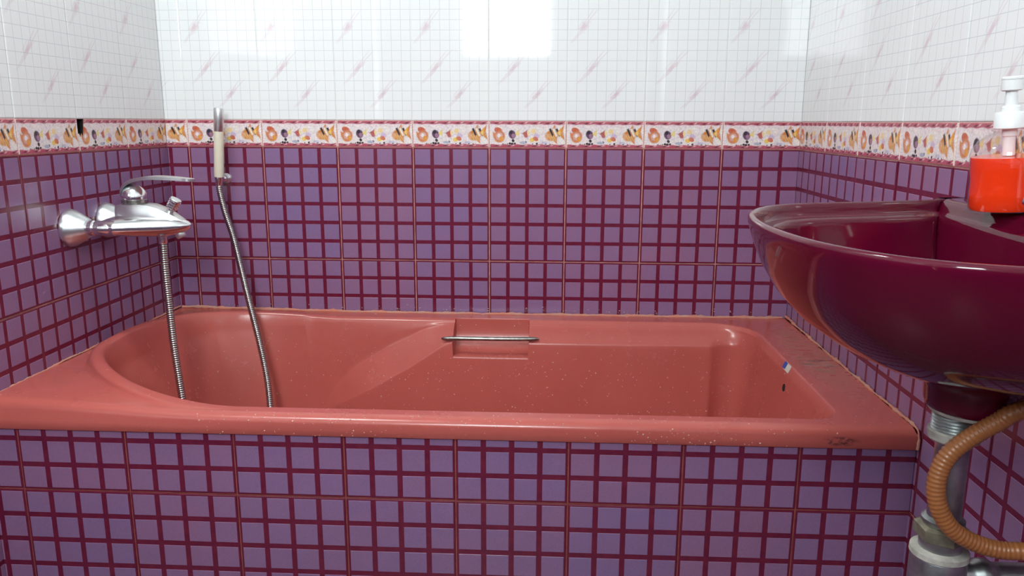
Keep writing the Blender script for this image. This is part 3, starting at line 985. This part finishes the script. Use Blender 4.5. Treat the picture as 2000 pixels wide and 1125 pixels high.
link('cartridge_collar', lathe('cartridge_collar', [(0.0255, 0), (0.0275, 0.002), (0.0275, 0.009), (0.026, 0.010)], (BX, MY, 0.888), (0, 0, 1), 36), mix, [M['bar']], 35)
ball = [(0.0262, 0.0)] + [(0.0268 * math.cos(a), 0.004 + 0.0268 * math.sin(a)) for a in np.linspace(0.0, 1.5, 12)]
lever = link('handle_dome', lathe('handle_dome', ball, (BX, MY, 0.898), (0.03, 0, 1), 40), mix, [M['chrome']], 60)
# lever blade: arched strip with a slot
cen = catmull([(BX - 0.024, 0, 0.910), (BX - 0.012, 0, 0.9285), (BX + 0.010, 0, 0.9395), (BX + 0.045, 0, 0.9445), (BX + 0.095, 0, 0.9430), (BX + 0.140, 0, 0.9395)], 0.005)
n = len(cen)
V, F = [], []
for i, p in enumerate(cen):
    f_ = i / (n - 1)
    hw = 0.020 * (0.75 + 0.45 * math.sin(math.pi * min(1, f_ * 1.15)) ** 0.8) * (1 if f_ < 0.93 else (1 - ((f_ - 0.93) / 0.07) ** 2 * 0.8))
    th = 0.0034 * (1.25 - 0.5 * f_)
    for s_, zz in ((-1, 0), (-1, 1), (1, 1), (1, 0)):
        V.append((p.x, MY + s_ * hw, p.z - th + 2 * th * zz))
for i in range(n - 1):
    for k in range(4):
        F.append((i * 4 + k, i * 4 + (k + 1) % 4, i * 4 + 4 + (k + 1) % 4, i * 4 + 4 + k))
F += [(0, 1, 2, 3), ((n - 1) * 4, (n - 1) * 4 + 1, (n - 1) * 4 + 2, (n - 1) * 4 + 3)]
bm = bmesh.new(); bm.from_mesh(pym('t', V, F))
link('lever_blade', bm_mesh('lever_blade', bm), lever, [M['satin']], 40)
# diverter knob: ribbed, leaning forward
kn = [(0.0075, 0.0), (0.0075, 0.014), (0.0115, 0.0155)]
for k in range(3):
    h = 0.0165 + k * 0.0062
    kn += [(0.0128, h), (0.0128, h + 0.004), (0.0112, h + 0.0046), (0.0112, h + 0.0058)]
kn += [(0.0130, 0.0355), (0.0118, 0.0375)]
link('diverter_knob', lathe('diverter_knob', kn, (-0.674, MY, 0.866), (0.52, 0, 0.86), 28), mix, [M['chrome']], 30)
link('aerator', lathe('aerator', [(0.0105, -0.010), (0.0112, 0.0), (0.0112, 0.010), (0.0095, 0.013)], (-0.6535, MY, 0.826), (0.42, 0, -0.9), 28), mix, [M['satin']], 30)
link('hose_outlet', lathe('hose_outlet', [(0.0125, 0), (0.0125, 0.006), (0.0095, 0.008), (0.0095, 0.020), (0.0085, 0.022)], (-0.6925, MY, 0.822), (0, 0, -1), 24), mix, [M['chrome']], 30)

# ------------------------------------------------------------------ hand shower, bracket, hose
def P(px, py, y):
    d = fw + r2 * ((px - 1000) / 1536.685) + u2 * ((562.5 - py) / 1536.685)
    return CAM + d * ((y - CAM.y) / d.y)
hb, ht = P(428, 362, -0.050), P(427, 211, -0.062)
ax = (ht - hb)
L = ax.length
hs = empty('hand_shower', hb, 'slim stick hand shower with cream grip and chrome head on the back wall', 'shower')
link('grip', lathe('grip', [(0.0090, L * 0.105), (0.0118, L * 0.115), (0.0125, L * 0.2), (0.0125, L * 0.66), (0.0118, L * 0.705)], hb, ax, 30), hs, [M['cream']], 35)
link('spray_head', lathe('spray_head', [(0.0112, L * 0.70), (0.0122, L * 0.71), (0.0128, L * 0.985), (0.0118, L)], hb, ax, 30), hs, [M['satin']], 35)
link('hose_cone', lathe('hose_cone', [(0.0072, -L * 0.015), (0.0078, 0), (0.0108, L * 0.09), (0.0108, L * 0.112)], hb, ax, 24), hs, [M['chrome']], 35)
bk = empty('shower_bracket', P(443, 348, 0.0), 'small dark chrome wall bracket beside the hand shower', 'bracket')
bl = bk.location
link('base_disc', lathe('base_disc', [(0.0135, -0.001), (0.0135, 0.004), (0.010, 0.008)], bl, (0, -1, 0), 28), bk, [M['satin']], 35)
link('pivot_ball', lathe('pivot_ball', [(0.0085 * math.sin(a) + 0.001, 0.016 - 0.0095 * math.cos(a)) for a in np.linspace(0.3, 2.9, 10)], bl, (0, -1, 0), 24), bk, [M['chrome']], 60)
bm = bmesh.new()
cl = catmull([bl + Vector((0, -0.018, 0)), bl + Vector((-0.006, -0.035, 0.002)), Vector((hb.x + 0.010, hb.y + 0.009, bl.z + 0.003))], 0.003)
link('clip_arm', tube('clip_arm', cl, lambda i, n: 0.0055, 12), bk, [M['chrome']], 60)

hp = [Vector((-0.6925, MY, 0.802)), Vector((-0.6925, MY, 0.79)), P(323, 530, -0.394), P(331, 600, -0.396), P(339, 670, -0.40), P(349, 735, -0.405), P(358, 790, -0.41),
      P(366, 835, -0.415), Vector((-0.655, -0.44, 0.30)), Vector((-0.62, -0.47, 0.19)), Vector((-0.55, -0.47, 0.155)), Vector((-0.48, -0.40, 0.155)), Vector((-0.490, -0.33, 0.19)), P(530, 835, -0.275), P(528, 795, -0.250), P(521, 735, -0.222), P(505, 660, -0.188), P(487, 590, -0.150), P(470, 520, -0.110),
      P(455, 460, -0.080), P(440, 415, -0.062), P(431, 380, -0.052), hb]
hpts = catmull(hp, 0.00125)
link_h = link('shower_hose', tube('shower_hose', hpts, lambda i, n: (0.0062, 0.0086, 0.0090, 0.0084)[i % 4], 14), None, [M['hose']], 180)
tag(link_h, 'ribbed steel shower hose hanging in the tub from mixer to hand shower', 'hose')

# ------------------------------------------------------------------ wash basin
YC = -1.205
SC = Vector((0.632, YC))
HX = [0.3935, 0.3955, 0.402, 0.412, 0.430, 0.455, 0.490, 0.535, 0.620, 0.705, 0.770, 0.795]
HH = [0.0, 0.045, 0.095, 0.135, 0.176, 0.212, 0.239, 0.256, 0.281, 0.311, 0.342, 0.357]
half = []
tt = np.linspace(0, 1, 40)
seg = np.concatenate([[0], np.cumsum(np.hypot(np.diff(HX), np.diff(HH)))])
tq = np.linspace(0, seg[-1], 56)
hx_, hh_ = np.interp(tq, seg, HX), np.interp(tq, seg, HH)
for _ in range(3):                                              # soften the interpolated outline
    hx_[1:-1] = (hx_[:-2] + 2 * hx_[1:-1] + hx_[2:]) / 4
    hh_[1:-1] = (hh_[:-2] + 2 * hh_[1:-1] + hh_[2:]) / 4
out = [(x, YC + h) for x, h in zip(hx_, hh_)]                   # tip -> far wall corner
back = [(0.795, y) for y in np.linspace(YC + 0.345, YC - 0.345, 24)]
out = out + back + [(x, YC - h) for x, h in zip(hx_[::-1], hh_[::-1])][:-1]
basin = empty('wash_basin', (0.795, YC, 0.76), 'glossy burgundy wall-hung wash basin on the right wall', 'basin')
RINGS = [  # scale, z, max x
    (0.20, 0.790, 9), (0.34, 0.800, 9), (0.50, 0.813, 9), (0.64, 0.829, 9), (0.76, 0.849, 9), (0.855, 0.873, 9), (0.925, 0.900, 9), (0.968, 0.925, 9), (0.990, 0.941, 9),
    (0.999, 0.949, 9), (1.0, 0.9525, 9), (0.997, 0.9555, 9), (0.988, 0.9572, 9), (0.970, 0.9572, 0.745), (0.958, 0.9545, 0.738), (0.948, 0.9480, 0.733), (0.940, 0.9420, 0.730), (0.925, 0.9390, 0.727), (0.895, 0.9375, 0.723), (0.880, 0.9350, 0.721), (0.870, 0.9280, 0.719),
    (0.845, 0.905, 0.716), (0.80, 0.875, 0.712), (0.72, 0.846, 0.706), (0.58, 0.825, 0.695), (0.40, 0.815, 0.68), (0.22, 0.809, 0.665), (0.09, 0.806, 0.65)]
V, F = [], []
N = len(out)
for s_, z, mx_ in RINGS:
    for x, y in out:
        X, Y = SC.x + (x - SC.x) * s_, SC.y + (y - SC.y) * s_
        if s_ < 1 and z < 0.95 and mx_ == 9:                    # underside keeps close to the wall near the top
            X = max(X, x if x > 0.79 and z > 0.90 else X)
        V.append((min(X, mx_), Y, z))
for i in range(len(RINGS) - 1):
    for k in range(N):
        F.append((i * N + k, i * N + (k + 1) % N, (i + 1) * N + (k + 1) % N, (i + 1) * N + k))
F += [tuple(range(N)), tuple(range((len(RINGS) - 1) * N, len(RINGS) * N))]
bm = bmesh.new(); bm.from_mesh(pym('t', V, F))
link('bowl', bm_mesh('basin_bowl', bm), basin, [M['sink']], 70)
link('drain_foot', lathe('drain_foot', [(0.100, 0.062), (0.082, 0.052), (0.066, 0.045), (0.056, 0.037), (0.0515, 0.027), (0.050, 0.010), (0.048, 0.003), (0.044, 0.0)], (0.643, YC, 0.7495), (0, 0, 1), 48), basin, [M['sink']], 60)
link('foot_gasket', lathe('foot_gasket', [(0.0445, 0.0015), (0.0450, -0.001), (0.043, -0.004), (0.030, -0.005)], (0.643, YC, 0.7500), (0, 0, 1), 48), basin, [M['gasket']], 50)
link('drain_grate', lathe('drain_grate', [(0.030, 0.0), (0.031, 0.003), (0.024, 0.004), (0.020, 0.001)], (0.635, YC, 0.806), (0, 0, 1), 32), basin, [M['chrome']], 40)

# basin faucet, almost wholly beyond the right edge of the picture
fc = empty('basin_faucet', (0.758, YC, 0.957), 'chrome lever faucet at the picture edge on the burgundy basin', 'faucet')
link('faucet_base', lathe('faucet_base', [(0.026, 0), (0.027, 0.004), (0.022, 0.010), (0.021, 0.055), (0.018, 0.062)], (0.758, YC, 0.957), (0, 0, 1), 32), fc, [M['chrome']], 40)
sp = catmull([(0.760, YC, 0.995), (0.73, YC, 1.002), (0.705, YC, 1.004), (0.686, YC, 1.0025), (0.676, YC, 1.0005)], 0.004)
link('spout', tube('spout', sp, lambda i, n: 0.0145 - 0.003 * i / n, 20), fc, [M['chrome']], 50)
link('aerator', lathe('aerator', [(0.0105, 0), (0.0105, 0.012), (0.009, 0.014)], (0.683, YC, 0.992), (-0.35, 0, -0.94), 20), fc, [M['chrome']], 40)
lv = catmull([(0.760, YC, 1.022), (0.752, YC, 1.034), (0.725, YC, 1.043), (0.70, YC, 1.047)], 0.004)
link('lever', tube('lever', lv, lambda i, n: 0.012 - 0.006 * i / n, 16), fc, [M['chrome']], 50)

# waste pipe and bottle trap
tr = empty('bottle_trap', (0.630, YC, 0.47), 'dull chrome waste pipe and bottle trap under the burgundy basin', 'pipe')
TX = 0.628
def tl(name, prof, z, mat, segs=32, par=tr, dx=0.0, ang=35):
    return link(name, lathe(name, prof, (TX + dx, YC, z), (0, 0, 1), segs), par, [mat], ang)
thread = [(0.0235, 0.0)]
for k in range(6):
    thread += [(0.0255, 0.001 + k * 0.0036), (0.0238, 0.0028 + k * 0.0036)]
tl('threaded_neck', thread + [(0.0235, 0.024)], 0.724, M['pipe'])
tl('coupling_nut', [(0.0255, 0), (0.0275, 0.002), (0.0285, 0.011), (0.0265, 0.013)], 0.712, M['gasket'], 16)
tl('waste_tube', [(0.0182, 0), (0.0182, 0.12)], 0.598, M['pipe'])
tl('slip_nut_ring', [(0.0215, 0), (0.0235, 0.003), (0.0235, 0.007), (0.019, 0.010)], 0.607, M['pipe'])
tl('slip_nut', [(0.026, 0), (0.0305, 0.003), (0.0305, 0.016), (0.024, 0.019)], 0.588, M['nut'], 6, ang=25)
tl('trap_neck', [(0.0235, 0), (0.0235, 0.014)], 0.576, M['pipe'])
tl('trap_gasket', [(0.030, 0), (0.0325, 0.002), (0.032, 0.008), (0.026, 0.0105)], 0.567, M['gasket'])
tl('trap_cup', [(0.016, -0.012), (0.024, -0.006), (0.0305, 0.004), (0.031, 0.05), (0.031, 0.088), (0.030, 0.090)], 0.478, M['pipe'], 40)
op = catmull([(TX + 0.028, YC, 0.541), (0.70, YC, 0.541), (0.796, YC, 0.541)], 0.006)
link('outlet_pipe', tube('outlet_pipe', op, lambda i, n: 0.016 if not 2 < i < 6 else 0.020, 24), tr, [M['pipe']], 40)
link('outlet_flange', lathe('outlet_flange', [(0.018, 0.018), (0.030, 0.012), (0.034, 0.002), (0.034, 0.0)], (0.795, YC, 0.541), (-1, 0, 0), 32), tr, [M['pipe']], 40)

# orange ribbed drain hose in front of the pipe
oh = [Vector((0.790, -1.30, 0.83)), Vector((0.745, -1.295, 0.815)), P(2000, 800, -1.27), P(1950, 824, -1.262), P(1890, 858, -1.255), P(1848, 895, -1.252), P(1829, 942, -1.252), P(1834, 992, -1.254), P(1861, 1035, -1.256), P(1908, 1062, -1.258), P(1958, 1075, -1.262), P(2005, 1078, -1.266), Vector((0.74, -1.27, 0.60)), Vector((0.785, -1.275, 0.605))]
opts = catmull(oh, 0.0012)
tag(link('drain_hose', tube('drain_hose', opts, lambda i, n: 0.0101 if i % 4 < 2 else 0.0094, 16), None, [M['orange']], 180), 'orange ribbed plastic hose looping past the basin waste pipe', 'hose')

# ------------------------------------------------------------------ soap bottle
bb = Vector((0.7415, -1.045, 0.9575))
sb = empty('soap_bottle', bb, 'clear pump bottle of red-orange liquid soap standing on the basin', 'bottle')
R0 = 0.0425
LV = 0.068
body = [(0.030, 0.0), (R0 - 0.002, 0.001), (R0, 0.005), (R0, 0.025), (R0 - 0.0010, 0.038), (R0, 0.050), (R0, LV + 0.003), (R0 - 0.002, LV + 0.010), (0.034, LV + 0.020), (0.024, LV + 0.027), (0.0175, LV + 0.0295), (0.0175, LV + 0.031), (0.0200, LV + 0.032), (0.0200, LV + 0.034), (0.0172, LV + 0.0355)]
liq = [(0.030, 0.001), (R0 - 0.003, 0.0018), (R0 - 0.0010, 0.006), (R0 - 0.0010, 0.025), (R0 - 0.0020, 0.038), (R0 - 0.0010, 0.050), (R0 - 0.0010, LV), (0.02, LV)]
link('liquid', lathe('liquid', liq, bb, (0, 0, 1), 48), sb, [M['liquid']], 40)
link('bottle_body', lathe('bottle_body', body, bb, (0, 0, 1), 48, closed=False), sb, [M['clear']], 40)
link('dip_tube', lathe('dip_tube', [(0.0070, LV + 0.001), (0.0070, LV + 0.024), (0.0085, LV + 0.025), (0.0085, LV + 0.036)], bb, (0, 0, 1), 20), sb, [M['pump']], 40)
link('screw_cap', lathe('screw_cap', [(0.0170, LV + 0.034), (0.0180, LV + 0.035), (0.0176, LV + 0.053), (0.0165, LV + 0.0545), (0.0105, LV + 0.055), (0.0105, LV + 0.060), (0.009, LV + 0.062)], bb, (0, 0, 1), 36), sb, [M['pump']], 35)
link('pump_stem', lathe('pump_stem', [(0.0074, LV + 0.060), (0.0066, LV + 0.081)], bb, (0, 0, 1), 20), sb, [M['pump']], 40)
hd = link('pump_head', lathe('pump_head', [(0.0095, LV + 0.0795), (0.0118, LV + 0.081), (0.0120, LV + 0.0925), (0.0109, LV + 0.0931), (0.0120, LV + 0.0938), (0.0120, LV + 0.0960), (0.0105, LV + 0.0972)], bb, (0, 0, 1), 30), sb, [M['pump']], 35)
nz_ = catmull([bb + Vector((0.004, 0.006, LV + 0.0875)), bb + Vector((0.009, 0.022, LV + 0.0875)), bb + Vector((0.011, 0.032, LV + 0.083))], 0.003)
link('nozzle', tube('nozzle', nz_, lambda i, n: 0.0042, 14), hd, [M['pump']], 50)
tilt_ax = Vector((fw.x, fw.y, 0)).normalized()
bpy.context.view_layer.update()
sb.rotation_euler = Matrix.Rotation(math.radians(-4.5), 3, tilt_ax).to_euler()
sb.location.z += 0.0015

# ------------------------------------------------------------------ unseen fill lamp, added under the ceiling to balance the light
lp = empty('added_fill_lamp', (FILL[0], FILL[1], CEIL), 'unseen round fill lamp added over the left side to balance the light', 'lamp')
link('fill_lamp_ring', lathe('fill_lamp_ring', [(0.15, 0.0), (0.155, 0.02), (0.15, 0.045), (0.14, 0.045)], (FILL[0], FILL[1], CEIL), (0, 0, -1), 48), lp, [M['frame']], 40)
ld = bpy.data.lights.new('added_fill_light', 'AREA')
ld.shape = 'DISK'
ld.size = 0.26
ld.energy = FILL_W
ld.color = (0.93, 1.0, 0.985)
lo = bpy.data.objects.new('added_fill_light', ld)
COL.objects.link(lo)
lo.location = (FILL[0], FILL[1], CEIL - 0.05)
